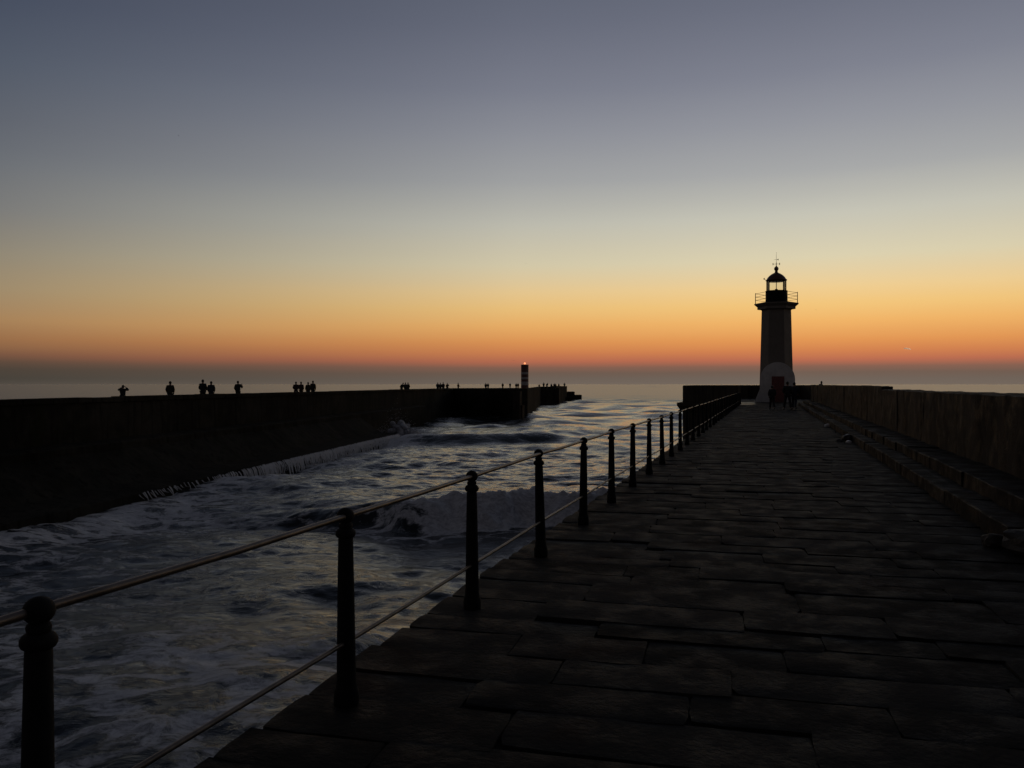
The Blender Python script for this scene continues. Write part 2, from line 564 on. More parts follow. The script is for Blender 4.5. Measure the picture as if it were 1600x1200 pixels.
def build_sea():
    xs = ramp_axis(-46.0, -2.0, 0.13, -14000, 14000, 1.08, 1.085)
    ys = ramp_axis(8.0, 62.0, 0.11, -30, 16000, 1.08, 1.021)
    ys_far = ys[ys > 420]
    if len(ys_far):
        ys = ys[ys <= 420]
        s = 6.0; ext = [ys[-1]]
        while ext[-1] < 16000:
            s *= 1.06
            ext.append(ext[-1] + s)
        ys = np.concatenate([ys, ext[1:]])
    X, Y = np.meshgrid(xs, ys, indexing='ij')
    dxs = np.gradient(xs)[:, None]; dys = np.gradient(ys)[None, :]
    cell = np.maximum(dxs, dys) * np.ones_like(X)
    u = X * CA + Y * SA
    d = -X * SA + Y * CA
    wd = (math.sin(YAW + R(4)), -math.cos(YAW + R(4)))   # the swell runs towards the camera
    Lt, Mt, St = 137.0, 41.0, 11.3
    tl = fft_tile(512, Lt, 7.0, 45, 20, wd, 6, 0.13, 3)
    tm = fft_tile(512, Mt, 1.5, 7.0, 4.0, wd, 2, 0.05, 4)
    ts = fft_tile(512, St, 0.25, 1.5, 1.0, wd, 2, 0.011, 5)
    wl = 1 - sst(3.0, 9.0, cell); wm = 1 - sst(0.8, 2.2, cell); ws = 1 - sst(0.2, 0.5, cell)
    h = np.zeros_like(X); ox = np.zeros_like(X); oy = np.zeros_like(X)
    c_, s_ = math.cos(0.4), math.sin(0.4)
    for tile, L, w, chop, rr in ((tl, Lt, wl, 0.9, 0), (tm, Mt, wm, 0.9, 0), (ts, St, ws, 0.7, 0)):
        hh = sample(tile[0], X, Y, L); ax = sample(tile[1], X, Y, L); ay = sample(tile[2], X, Y, L)
        if L == Lt: w = w * (1 + 1.5 * sst(75, 140, d))      # rougher outside the arms of the piers
        h += hh * w; ox -= chop * ax * w; oy -= chop * ay * w
    foam = np.zeros_like(X)
    # the breaking wave near the railing
    d0 = 35.6 + 0.5 * np.sin(u * 0.7 + 1.0) + 0.35 * np.sin(u * 1.9) + 0.02 * (u + 2) ** 2
    s1 = d - d0
    A1 = 1.2 * sst(-14, -3.0, u)
    prof = np.where(s1 < 0, sst(-1.5, 0.0, s1), np.exp(-np.clip(s1, 0, 99) / 4.0))
    trough = -0.12 * np.exp(-((s1 + 3.2) / 2.0) ** 2)
    calm = 1 - 0.75 * np.exp(-((s1 + 1.0) / 3.0) ** 2) * sst(-9.5, -4, u)
    h = h * calm + A1 * prof + trough * sst(-9.5, -3, u)
    br = sst(-4.2, -1.2, u + 0.8 * np.sin(d * 1.3) + sample(tm[0], X * 2.3, Y * 2.3, Mt) * 5)
    face = br * sst(-1.9, -1.2, s1) * (1 - sst(0.1, 0.9, s1))
    lump = sample(tm[0], X * 3.1, Y * 3.1, Mt) * 1.8 + sample(tm[0], X * 8.3 + 3, Y * 8.3, Mt) * 1.0
    h += face * (lump + 0.10)
    foam += 1.5 * face
    foam += br * sst(0.4, 1.0, s1) * np.exp(-np.clip(s1 - 0.4, 0, 99) / 3.0) * 0.15
    dark1 = (1 - br) * sst(-4.5, -2.5, s1) * (1 - sst(-0.3, 0.6, s1)) * sst(-10, -7, u)
    foam += dark1 * (0.03 + 0.26 * sst(-8.5, -3.0, u))
    # the second swell, farther out
    d2 = 86 + 1.2 * np.sin(u * 0.35) + 0.12 * u
    s2 = d - d2
    A2 = 1.0 * sst(-16, -11, u) * (1 - sst(2, 9, u))
    h = h * (1 - 0.5 * np.exp(-(s2 / 5.0) ** 2) * (A2 / 1.0)) + A2 * np.where(s2 < 0, sst(-3.2, 0, s2), np.exp(-np.clip(s2, 0, 99) / 6.0))
    foam -= 0.16 * sst(-4.2, -2, s2) * (1 - sst(-0.4, 0.2, s2)) * (A2 / 1.0) * sst(-9.5, -7.5, u)
    foam += 0.35 * np.exp(-((s2 - 1.6) / 1.3) ** 2) * (A2 / 1.0)
    foam += 0.8 * np.exp(-((u + 12.2) / 1.8) ** 2) * np.exp(-((s2 - 0.5) / 3.0) ** 2)
    # two more unbroken swells between
    for (dc, uc, wu, Aw, lw) in ((48.5, -13.5, 6.0, 0.75, 3.2), (41.5, -1.0, 6.5, 0.55, 2.4), (63.0, -7.0, 9.0, 0.45, 3.6), (29.0, -8.0, 5.0, 0.35, 2.4), (112.0, 4.0, 14.0, 0.7, 5.0), (135.0, 16.0, 18, 0.7, 5.5), (24.0, -5.5, 4.0, 0.3, 1.9)):
        Aw *= 0.6
        g = np.exp(-((u - uc) / wu) ** 2) * Aw
        sw = d - dc - 0.5 * np.sin(u * 0.6 + dc)
        h += g * np.exp(-(sw / lw) ** 2)
        foam += 0.02 * g / Aw * np.exp(-((sw + lw * 0.8) / (lw * 0.7)) ** 2)
    # froth along the foot of the breakwater and at the near side
    toe = (-X * 0.9846 - Y * 0.175) - 23.2      # metres beyond the lip of the apron, negative on the sea side
    h += 0.42 * np.exp(-(np.minimum(toe + 0.3, 0) / 1.6) ** 2) * (1 - sst(26, 40, Y)) * (toe < 6)
    h -= 0.45 * np.exp(-(np.minimum(toe + 0.2, 0) / 1.5) ** 2) * sst(42, 52, Y) * (1 - sst(90, 98, Y)) * (toe < 6)
    foam += 0.42 * sst(-6.5, -0.4, toe) * (1 - sst(78, 100, Y))
    foam += 0.20 * (1 - sst(15, 27, d)) - 0.06 * sst(18, 30, d) * (1 - sst(36, 44, d))
    # curl-over of the sharpest crests makes white water
    k_ = np.clip(h, -9, 9)
    foam += 0.25 * sst(0.35, 0.9, k_) * (1 - dark1)
    foam -= 0.24 * sst(-13, -5, u) * sst(16, 19, d) * (1 - sst(31, 33.5, d)) + 0.16 * sst(-13, -4, u) * sst(38, 42, d)
    foam -= 0.10 * sst(36, 44, d) + 0.06 * sst(90, 180, d) + 0.14 * sst(300, 500, d)
    Z = SEA + h
    co = np.stack([X + ox * calm, Y + oy * calm, Z], -1).reshape(-1, 3)
    nx, ny = X.shape
    idx = np.arange(nx * ny).reshape(nx, ny)
    q = np.stack([idx[:-1, :-1], idx[1:, :-1], idx[1:, 1:], idx[:-1, 1:]], -1).reshape(-1, 4)
    me = bpy.data.meshes.new('sea')
    me.vertices.add(len(co)); me.vertices.foreach_set('co', co.astype(np.float32).ravel())
    me.loops.add(q.size); me.loops.foreach_set('vertex_index', q.astype(np.int32).ravel())
    me.polygons.add(len(q))
    me.polygons.foreach_set('loop_start', np.arange(0, q.size, 4, dtype=np.int32))
    me.polygons.foreach_set('loop_total', np.full(len(q), 4, np.int32))
    me.polygons.foreach_set('use_smooth', np.ones(len(q), bool))
    me.update(calc_edges=True)
    at = me.attributes.new('foam', 'FLOAT', 'POINT')
    at.data.foreach_set('value', np.clip(foam, -0.6, 1.5).astype(np.float32).ravel())
    ch_ = me.attributes.new('chop', 'FLOAT', 'POINT')      # waves too small for the mesh, out at sea
    ch_.data.foreach_set('value', (0.05 + 0.23 * sst(0.4, 6.0, cell)).astype(np.float32).ravel())
    o = link_mesh('sea', me, sea_material())
    tag(o, 'dark foamy sea surging between the two stone piers', None, None, 'structure')
    return o


build_sea()

# ------------------------------------------------------------------ own pier: body, pavement, steps, wall
XL, XR = -2.29, 2.28
bm = bmesh.new()
add_box(bm, XL + 0.03, 4.3, -6, 69, SEA - 4, -0.05)
pier = from_bm('pier', bm, M['quay'])
tag(pier, None, None, None, 'structure')

bm = bmesh.new()
add_box(bm, XL + 0.06, XR, -6, 69, -0.045, -0.022)
pav = from_bm('pavement', bm, M['joint'])
tag(pav, 'wet granite slab pavement running out to the lighthouse', None, None, 'structure')


def slab_mesh(i):
    """a 1 x 1 x 0.09 paving stone, edges worn round and the top a little hollow"""
    bm = bmesh.new()
    nx, ny = 6, 4
    g = []
    for a in range(nx + 1):
        row = []
        for b in range(ny + 1):
            x = a / nx - 0.5; y = b / ny - 0.5
            q = Vector((x * 3 + i * 7.3, y * 2 + i * 3.1, 0))
            z = 0.006 * fbm(q * 1.1, 3)
            e = min(a, nx - a, b * 1.0, (ny - b) * 1.0)
            if e == 0:
                z -= 0.0025 + 0.004 * mnoise.noise(q * 3)
                x += 0.006 * mnoise.noise(q * 4 + Vector((5, 0, 0))); y += 0.014 * mnoise.noise(q * 3 + Vector((0, 5, 0)))
            if (a in (0, nx)) and (b in (0, ny)):
                c = random.uniform(0.0, 0.05)
                x -= math.copysign(c * 0.5, x); y -= math.copysign(c, y)
            if e == 1:   # widen the flat middle
                if a == 1: x = -0.5 + 0.03
                if a == nx - 1: x = 0.5 - 0.03
                if b == 1: y = -0.5 + 0.055
                if b == ny - 1: y = 0.5 - 0.055
            row.append(bm.verts.new((x, y, z)))
        g.append(row)
    for a in range(nx):
        for b in range(ny):
            bm.faces.new((g[a][b], g[a + 1][b], g[a + 1][b + 1], g[a][b + 1]))
    loop = [g[a][0] for a in range(nx + 1)] + [g[nx][b] for b in range(1, ny + 1)] + [g[a][ny] for a in range(nx - 1, -1, -1)] + [g[0][b] for b in range(ny - 1, 0, -1)]
    low = [bm.verts.new((v.co.x, v.co.y, -0.09)) for v in loop]
    n = len(loop)
    for k in range(n):
        bm.faces.new((loop[(k + 1) % n], loop[k], low[k], low[(k + 1) % n]))
    me = bpy.data.meshes.new('paving_stone')
    bm.normal_update(); bm.to_mesh(me); bm.free()
    me.materials.append(M['slab'])
    me.polygons.foreach_set('use_smooth', [True] * len(me.polygons))
    me.set_sharp_from_angle(angle=R(32))
    return me


SL = [slab_mesh(i) for i in range(18)]
SKEW = R(6.5)
cs, sn = math.cos(SKEW), math.sin(SKEW)
y = -2.6
slabs = []
while y < 68.4:
    dep = random.choice((0.33, 0.38, 0.43, 0.48, 0.54, 0.6)) * random.uniform(0.95, 1.05)
    x = XL - 0.03 + random.gauss(0, 0.008)
    while x < XR - 0.05:
        ln = random.uniform(0.6, 1.6)
        if XR - (x + ln) < 0.4: ln = XR - x + 0.02
        slabs.append((x, x + ln, y, dep))
        x += ln
    y += dep
slab_objs = []
far_bm = bmesh.new()
vis = [s for s in slabs]
for k, (x0, x1, yy, dep) in enumerate(vis):
    xc = (x0 + x1) / 2; gx = random.uniform(0.002, 0.010); gy = random.uniform(0.001, 0.010)
    yc = yy + dep / 2 + xc * sn / cs
    z = random.gauss(0, 0.004)
    mat = Matrix.Translation((xc, yc, z)) @ Matrix(((1, 0, 0, 0), (sn / cs, 1, 0, 0), (0, 0, 1, 0), (0, 0, 0, 1))) @ Matrix.Rotation(random.gauss(0, R(0.25)), 4, 'X') @ Matrix.Rotation(random.gauss(0, R(0.22)), 4, 'Y') @ Matrix.Diagonal((x1 - x0 - gx, dep - gy, 1, 1))
    me = random.choice(SL)
    # those left of the lower-right of the view first: skip what lies behind the lens
    if len(slab_objs) < 296 and yc > 1.6:
        o = bpy.data.objects.new('paving_stone', me)
        COL.objects.link(o)
        o.parent = pav
        o.matrix_local = mat
        slab_objs.append(o)
    else:
        n0 = len(far_bm.verts)
        far_bm.from_mesh(me)
        far_bm.verts.ensure_lookup_table()
        for vv in far_bm.verts[n0:]:
            vv.co = mat @ vv.co
far = from_bm('distant_paving', far_bm, M['slab'], pav, True)
tag(far, None, None, None, 'stuff')

# the two long stone steps on the right
steps = empty('stone_steps', (XR, 0, 0))
tag(steps, 'long pair of worn stone steps along the foot of the right wall', 'steps')
for (xa, xb, z0, z1, broke) in ((2.285, 2.66, -0.04, 0.20, ((6.0, 9.2),)), (2.61, 3.25, -0.04, 0.385, ((6.0, 9.6),))):
    y = -1.0
    while y < 66:
        ln = random.uniform(0.8, 1.5)
        if y + ln > 66: ln = 66 - y + 0.01
        gone = any(a < y + ln * 0.5 < b for a, b in broke)
        if not gone:
            bm = bmesh.new()
            rough_block(bm, -(xb - xa) / 2, (xb - xa) / 2, -ln / 2 + 0.003, ln / 2 - 0.003, z0, z1, 0.4, 0.02, random.random() * 30, 0.014, 1.4)
            o = from_bm('step_stone', bm, M['step'], steps)
            o.location = ((xa + xb) / 2 - XR + random.gauss(0, 0.007) + (0.012 if z1 > 0.3 else 0), y + ln / 2, random.gauss(0, 0.004))
            o.rotation_euler = (random.gauss(0, R(0.25)), random.gauss(0, R(0.5)), random.gauss(0, R(0.3)))
        y += ln

# rocks broken out of the steps at the right edge of the picture
def rock(name, loc, size, seed, label, rot=0.0):
    bm = bmesh.new()
    bmesh.ops.create_icosphere(bm, subdivisions=3, radius=1.0)
    for v in bm.verts:
        q = v.co.copy()
        m = max(abs(q.x), abs(q.y), abs(q.z))
        q = q.lerp(q / m, 0.55)
        q *= 1 + 0.28 * mnoise.noise(v.co * 1.2 + Vector((seed, 0, 0))) + 0.07 * fbm(v.co * 3 + Vector((seed, 4, 0)))
        v.co = Vector((q.x * size[0], q.y * size[1], q.z * size[2]))
    o = from_bm(name, bm, M['rock'])
    o.location = loc; o.rotation_euler = (0.1, 0.12, rot)
    tag(o, label, 'rock', 'rocks broken out of the steps')
    return o


rock('loose_rock', (2.50, 8.75, 0.10), (0.24, 0.36, 0.13), 1, 'largest flat topped loose rock lying in the broken step', 0.5)
rock('loose_rock', (2.42, 8.0, 0.07), (0.14, 0.2, 0.10), 2, 'smaller rounded rock in front of the largest loose rock', 1.2)
rock('loose_rock', (2.80, 9.35, 0.2), (0.14, 0.18, 0.24), 3, 'upright lighter stone standing in the gap of the upper step', 0.2)
rock('loose_rock', (2.2, 9.3, 0.05), (0.10, 0.13, 0.07), 4, 'little rock lying farthest onto the pavement from the broken step', 2.0)

# right-hand parapet wall
wall = empty('parapet_wall', (3.2, 0, 0))
tag(wall, 'long low weathered wall along the right side of the pier', 'wall')
y = -1.5
while y < 66:
    ln = random.uniform(3.4, 4.6)
    top = 1.46 if y < 26 else 1.555
    if y < 26 < y + ln + 0.8: ln = 26.4 - y
    thick = 0.75 if top < 1.5 else 0.32
    if y + ln > 65: ln = 66.2 - y
    bm = bmesh.new()
    rough_block(bm, 0, thick, -ln / 2 + 0.002, ln / 2 - 0.002, 0.3, top, 0.45, 0.03, random.random() * 40, 0.012, 1.2)
    o = from_bm('wall_section', bm, M['wall'], wall)
    o.location = (random.gauss(0, 0.012), y + ln / 2, random.gauss(0, 0.006))
    y += ln

# pierhead round the lighthouse
HEAD = [(-2.26, 69.0), (4.3, 69.0), (5.9, 75), (5.9, 90), (4, 97), (-3, 97), (-7.2, 90), (-7.2, 75.2)]
bm = bmesh.new()
add_prism(bm, HEAD, SEA - 4, -0.012)
ph = from_bm('pierhead', bm, M['wall'])
tag(ph, None, None, None, 'structure')


def offset_poly(pts, dlt):
    c = Vector((sum(p[0] for p in pts) / len(pts), sum(p[1] for p in pts) / len(pts)))
    n = len(pts)
    out = []
    for i in range(n):
        p0, p1, p2 = Vector(pts[i - 1]), Vector(pts[i]), Vector(pts[(i + 1) % n])
        e1 = (p1 - p0).normalized(); e2 = (p2 - p1).normalized()
        n1 = Vector((e1.y, -e1.x)); n2 = Vector((e2.y, -e2.x))
        b = (n1 + n2).normalized()
        out.append(p1 + b * (dlt / max(0.3, b.dot(n1))))
    return out


par = empty('pierhead_parapet', (0, 83, 0))
tag(par, 'dark chest high parapet curving round the lighthouse platform', 'wall')
inner = offset_poly(HEAD, -0.55)
n = len(HEAD)
for i in range(1, n):     # the side facing the path (edge 0) stays open
    a, b = Vector(HEAD[i]), Vector(HEAD[(i + 1) % n])
    ai, bi = inner[i], inner[(i + 1) % n]
    if i == n - 1: bi = b.lerp(bi, 0.9); 
    segs = max(1, int((b - a).length / 3.5))
    for k in range(segs):
        f0, f1 = k / segs, (k + 1) / segs - 0.002
        bm = bmesh.new()
        top = 1.5 + (0.0 if i < n - 1 else -0.02)
        pts = [a.lerp(b, f0), a.lerp(b, f1), ai.lerp(bi, f1), ai.lerp(bi, f0)]
        add_prism(bm, [(p.x, p.y - 83) for p in pts], -0.009, top)
        bmesh.ops.bevel(bm, geom=[e for e in bm.edges if e.verts[0].co.z > 1 and e.verts[1].co.z > 1], offset=0.05, segments=2, affect='EDGES')
        from_bm('wall_section', bm, M['wall'], par)
# projecting string course on the seaward side at pavement level
bm = bmesh.new()
out1 = offset_poly(HEAD, 0.5); out2 = offset_poly(HEAD, 0.12)
for i in range(1, n):
    a, b = out1[i], out1[(i + 1) % n]
    if i == 1: a = out1[i]
    ai, bi = Vector(HEAD[i]), Vector(HEAD[(i + 1) % n])
    a2, b2 = out2[i], out2[(i + 1) % n]
    vs = [bm.verts.new((p.x, p.y - 83, z)) for p, z in ((a2, -0.85), (b2, -0.85), (b, -0.3), (a, -0.3), (a, -0.06), (b, -0.06), (ai, -0.03), (bi, -0.03))]
    bm.faces.new((vs[0], vs[1], vs[2], vs[3])); bm.faces.new((vs[3], vs[2], vs[5], vs[4])); bm.faces.new((vs[4], vs[5], vs[7], vs[6]))
from_bm('string_course', bm, M['wall'], par)

# puddles on the platform by the end of the railing
for k, (px, d_, rx, ry, lab) in enumerate(((1166, 70.2, 0.95, 1.0, 'shiny puddle at the far end of the railing'),
                                            (1163, 64.5, 0.8, 0.55, 'thin wet patch just before the shiny puddle'))):
    c = W(px, d_, 0.004 if d_ > 67 else 0.02)
    bm = bmesh.new()
    vs = []
    for q in range(26):
        a = 2 * math.pi * q / 26
        r_ = 1 + 0.3 * mnoise.noise(Vector((math.cos(a) * 1.5 + k * 5, math.sin(a) * 1.5, 0)))
        vs.append(bm.verts.new((rx * r_ * math.cos(a), ry * r_ * math.sin(a), 0)))
    bm.faces.new(vs)
    o = from_bm('puddle', bm, M['puddle'])
    o.location = c
    tag(o, lab, 'puddle', 'puddles by the lighthouse')

# ------------------------------------------------------------------ railing
rail = empty('railing', (-2.03, 0, 0))
tag(rail, 'black iron railing with ball topped posts and two steel rails beside the water', 'railing')


def post_proto():
    bm = bmesh.new()
    add_lathe(bm, [(0.062, -0.03), (0.064, 0.05), (0.061, 0.075), (0.053, 0.095), (0.049, 0.14), (0.0465, 0.30), (0.042, 0.6), (0.0375, 0.838), (0.035, 0.85)], 20)
    p = from_bm('post', bm, M['iron'], rail, True)
    bm = bmesh.new()
    add_lathe(bm, [(0.037, 0.846), (0.046, 0.852), (0.051, 0.862), (0.051, 0.874), (0.045, 0.886), (0.034, 0.894)], 20)
    from_bm('collar', bm, M['iron'], p, True)
    bm = bmesh.new()
    add_lathe(bm, [(0.030, 0.892), (0.0335, 0.900), (0.035, 0.908), (0.0335, 0.917), (0.028, 0.922)], 20)
    from_bm('neck_ring', bm, M['iron'], p, True)
    bm = bmesh.new()
    prof = [(0.026, 0.919)] + [(0.0445 * math.cos(a), 0.9575 + 0.0415 * math.sin(a)) for a in [R(v) for v in range(-58, 90, 14)]] + [(0.003, 0.9992)]
    add_lathe(bm, prof, 20)
    from_bm('ball_finial', bm, M['iron'], p, True)
    return p


pp = post_proto()
posts = []
NP = 37
for k in range(-1, NP):
    o = pp if k == -1 else copy_tree(pp, rail)
    o.location = (random.gauss(0, 0.008), 1.88 + 1.87 * k, random.gauss(0, 0.006))
    if k == 0: o.location = (-0.008, 1.895, 0.002)
    o.rotation_euler = (random.gauss(0, R(0.35)), random.gauss(0, R(0.5)), random.random() * 6)
    posts.append(o)


def pipe(name, pts, r, n=10):
    bm = bmesh.new()
    ax = (pts[-1] - pts[0]).normalized()
    a = ax.cross(Vector((0, 0, 1))).normalized(); b = ax.cross(a)
    rings = [[bm.verts.new(p + (a * math.cos(2 * math.pi * k / n) + b * math.sin(2 * math.pi * k / n)) * r) for k in range(n)] for p in pts]
    for A, Bq in zip(rings, rings[1:]):
        for k in range(n):
            bm.faces.new((A[k], Bq[k], Bq[(k + 1) % n], A[(k + 1) % n]))
    bmesh.ops.recalc_face_normals(bm, faces=list(bm.faces))
    return from_bm(name, bm, M['rail'], rail, True)


for a, b in zip(posts, posts[1:]):
    pa, pb = a.location, b.location
    for (nm, z, r) in (('upper_rail', 0.957, 0.0145), ('lower_rail', 0.318, 0.012)):
        sag = random.uniform(0.0, 0.008)
        p0 = Vector((pa.x, pa.y, pa.z + z)); p1 = Vector((pb.x, pb.y, pb.z + z)); m_ = (p0 + p1) / 2 - Vector((0, 0, sag))
        pipe(nm, [p0, m_, p1], r)

# ------------------------------------------------------------------ lighthouse
LX, LY = 0.84, 79.8
lh = empty('lighthouse', (LX, LY, -0.012))
tag(lh, 'dark hexagonal stone lighthouse with railed gallery and glazed domed lantern', 'lighthouse')
bm = bmesh.new()
add_lathe(bm, [(1.60, 0), (1.60, 0.35), (1.50, 0.42), (1.475, 1.6), (1.43, 3.0), (1.30, 8.2), (1.29, 8.42)], 6)
from_bm('tower', bm, M['tower'], lh)
# ashlar courses, each a slightly proud block on the face and its neighbours
bm = bmesh.new()
add_lathe(bm, [(1.30, 8.40), (1.36, 8.46), (1.68, 8.50), (1.68, 8.72), (1.74, 8.76)], 6)
from_bm('corbel', bm, M['tower'], lh)
bm = bmesh.new()
add_lathe(bm, [(1.70, 8.74), (1.80, 8.82), (1.93, 8.93), (1.95, 8.96), (1.95, 9.05), (1.88, 9.06)], 6)
from_bm('gallery', bm, M['tower'], lh)
gr = empty('gallery_railing'); gr.parent = lh
for k in range(6):
    a = 2 * math.pi * k / 6
    b = 2 * math.pi * (k + 1) / 6
    p = Vector((1.84 * math.cos(a), 1.84 * math.sin(a), 9.05)); q = Vector((1.84 * math.cos(b), 1.84 * math.sin(b), 9.05))
    bm = bmesh.new(); add_tube(bm, p, p + Vector((0, 0, 1.0)), 0.035, 0.03)
    from_bm('railing_post', bm, M['iron'], gr)
    for z in (0.33, 0.63, 0.93):
        bm = bmesh.new(); add_tube(bm, p + Vector((0, 0, z)), q + Vector((0, 0, z)), 0.016, 0.016, 6)
        from_bm('gallery_rail', bm, M['iron'], gr)
bm = bmesh.new()
add_lathe(bm, [(1.02, 9.04), (1.0, 9.16), (0.93, 9.26), (0.92, 10.1), (0.96, 10.14), (0.96, 10.2), (0.88, 10.2)], 24)
from_bm('lantern_base', bm, M['iron'], lh, False)
lan = empty('lantern'); lan.parent = lh
for k in range(8):
    a = 2 * math.pi * k / 8; b = 2 * math.pi * (k + 1) / 8
    p = Vector((0.86 * math.cos(a), 0.86 * math.sin(a), 0)); q = Vector((0.86 * math.cos(b), 0.86 * math.sin(b), 0))
    bm = bmesh.new(); add_tube(bm, p + Vector((0, 0, 10.18)), p + Vector((0, 0, 11.12)), 0.028, 0.028, 6)
    from_bm('glazing_bar', bm, M['iron'], lan)
    p *= 0.985; q *= 0.985
    bm = bmesh.new()
    vs = [bm.verts.new(v) for v in (p + Vector((0, 0, 10.2)), q + Vector((0, 0, 10.2)), q + Vector((0, 0, 11.1)), p + Vector((0, 0, 11.1)))]
    bm.faces.new(vs)
    from_bm('pane', bm, M['glass'], lan)
bm = bmesh.new()
add_lathe(bm, [(0.05, 10.15), (0.30, 10.2), (0.30, 10.26), (0.12, 10.28), (0.14, 10.36), (0.05, 10.38)], 12)
from_bm('lamp_unit', bm, M['iron'], lan)
bm = bmesh.new()
prof = [(0.84, 11.06), (0.90, 11.10), (0.95, 11.17), (0.95, 11.21), (0.88, 11.24)]
for z, r in ((11.33, 0.83), (11.45, 0.755), (11.57, 0.65), (11.69, 0.50), (11.79, 0.34), (11.86, 0.20), (11.9, 0.14), (12.06, 0.12), (12.09, 0.16)):
    prof.append((r, z))
add_lathe(bm, prof, 24)
dome = from_bm('dome', bm, M['domem'], lh, True)
bm = bmesh.new()
add_lathe(bm, [(0.12, 12.07), (0.19, 12.16), (0.205, 12.25), (0.17, 12.36), (0.09, 12.43), (0.05, 12.5), (0.02, 12.55)], 14)
from_bm('ball_vent', bm, M['domem'], dome, True)
wv = empty('weather_vane'); wv.parent = lh
bm = bmesh.new(); add_tube(bm, (0, 0, 12.5), (0, 0, 13.75), 0.022, 0.010, 6)
from_bm('mast', bm, M['iron'], wv)
bm = bmesh.new()
add_tube(bm, (-0.28, 0, 12.68), (0.28, 0, 12.68), 0.014, 0.014, 6); add_tube(bm, (0, -0.28, 12.68), (0, 0.28, 12.68), 0.014, 0.014, 6)
for sx, sy in ((1, 0), (-1, 0), (0, 1), (0, -1)):
    add_box(bm, sx * 0.29 - 0.03, sx * 0.29 + 0.03, sy * 0.29 - 0.012, sy * 0.29 + 0.012, 12.58, 12.78)
from_bm('compass_arms', bm, M['iron'], wv)
bm = bmesh.new()
add_tube(bm, (-0.19, 0, 13.08), (0.16, 0, 13.08), 0.012, 0.012, 6)
vs = [bm.verts.new(p) for p in ((0.06, 0.01, 13.08), (0.19, 0.01, 13.17), (0.19, 0.01, 12.99), (0.06, -0.01, 13.08), (0.19, -0.01, 13.17), (0.19, -0.01, 12.99))]
bm.faces.new(vs[:3]); bm.faces.new(vs[3:][::-1]); bm.faces.new((vs[1], vs[4], vs[5], vs[2])); bm.faces.new((vs[0], vs[3], vs[4], vs[1])); bm.faces.new((vs[2], vs[5], vs[3], vs[0]))
from_bm('vane_arrow', bm, M['iron'], wv)
bm = bmesh.new()
add_tube(bm, (-0.86, 0, 11.18), (-1.07, 0, 11.34), 0.02, 0.02, 6); add_tube(bm, (-1.07, 0, 11.28), (-1.07, 0, 11.42), 0.05, 0.05, 8)
from_bm('floodlight', bm, M['iron'], dome)
# whitewashed arched porch on the side of the path
pts = [(-1.42, 0.0), (1.58, 0.0), (1.58, 2.0)]
for k in range(0, 17):
    a = math.pi * k / 16
    pts.append((0.08 + 1.5 * math.cos(a) * (1 if k not in (0, 16) else 1), 2.05 + 1.55 * math.sin(a)))
pts.append((-1.42, 2.0))
def extr(bm, pts, y0, y1):
    A = [bm.verts.new((x, y0, z)) for x, z in pts]; B = [bm.verts.new((x, y1, z)) for x, z in pts]
    n = len(pts)
    for i in range(n):
        bm.faces.new((A[i], B[i], B[(i + 1) % n], A[(i + 1) % n]))
    bm.faces.new(A); bm.faces.new(B[::-1])
bm = bmesh.new()
extr(bm, pts, -1.95, -0.9)
bmesh.ops.recalc_face_normals(bm, faces=list(bm.faces))
po = from_bm('porch', bm, M['white'], lh)
bm = bmesh.new()
A = [bm.verts.new(p) for p in ((-1.42, -1.9, 0), (-1.85, -1.9, 0), (-1.42, -1.9, 1.25), (-1.42, -1.2, 0), (-1.85, -1.2, 0), (-1.42, -1.2, 1.25), (-1.80, -1.9, 0.3), (-1.80, -1.2, 0.3))]
bm.faces.new((A[0], A[2], A[6], A[1])); bm.faces.new((A[3], A[4], A[7], A[5])); bm.faces.new((A[1], A[6], A[7], A[4])); bm.faces.new((A[6], A[2], A[5], A[7]))
bmesh.ops.recalc_face_normals(bm, faces=list(bm.faces))
from_bm('buttress', bm, M['white'], po)
bm = bmesh.new()
add_box(bm, -0.42, 0.66, -1.985, -1.93, 0.0, 2.32)
dr = from_bm('door', bm, M['red'], lh)
for x0, x1 in ((-0.36, 0.08), (0.16, 0.60)):
    for z0, z1 in ((0.15, 1.0), (1.12, 2.2)):
        bm = bmesh.new(); add_box(bm, x0, x1, -2.005, -1.98, z0, z1)
        bmesh.ops.bevel(bm, geom=list(bm.edges), offset=0.01, segments=1, affect='EDGES')
        from_bm('door_panel', bm, M['red'], dr)

# ------------------------------------------------------------------ far breakwater on the left
BD = Vector((-0.175, 0.9846, 0)); BN = Vector((-0.9846, -0.175, 0))     # along it; away from the camera


def B(off, tt, z):
    p = BN * off + BD * tt
    return Vector((p.x, p.y, z))


bw = empty('breakwater', B(28.8, 60, 0))
tag(bw, 'long dark breakwater across the water with people standing along its top', 'breakwater')
base_off = Vector(bw.location)


def strip(name, prof, ts, mat, noise_amp=0.0, parent=bw):
    """prof: (offset, z) list swept along the breakwater"""
    bm = bmesh.new()
    rows = []
    for tt in ts:
        row = []
        for (o_, z_) in prof:
            p = B(o_, tt, z_) - base_off
            if noise_amp:
                q = p * 0.35
                p = p - BN * (fbm(q) * noise_amp) + Vector((0, 0, fbm(q + Vector((7, 0, 0))) * noise_amp * 0.4))
            row.append(bm.verts.new(p))
        rows.append(row)
    for a, b in zip(rows, rows[1:]):
        for i in range(len(prof) - 1):
            bm.faces.new((a[i], b[i], b[i + 1], a[i + 1]))
    bm.faces.new(rows[0]); bm.faces.new(rows[-1][::-1])
    bmesh.ops.recalc_face_normals(bm, faces=list(bm.faces))
    return from_bm(name, bm, mat, parent)


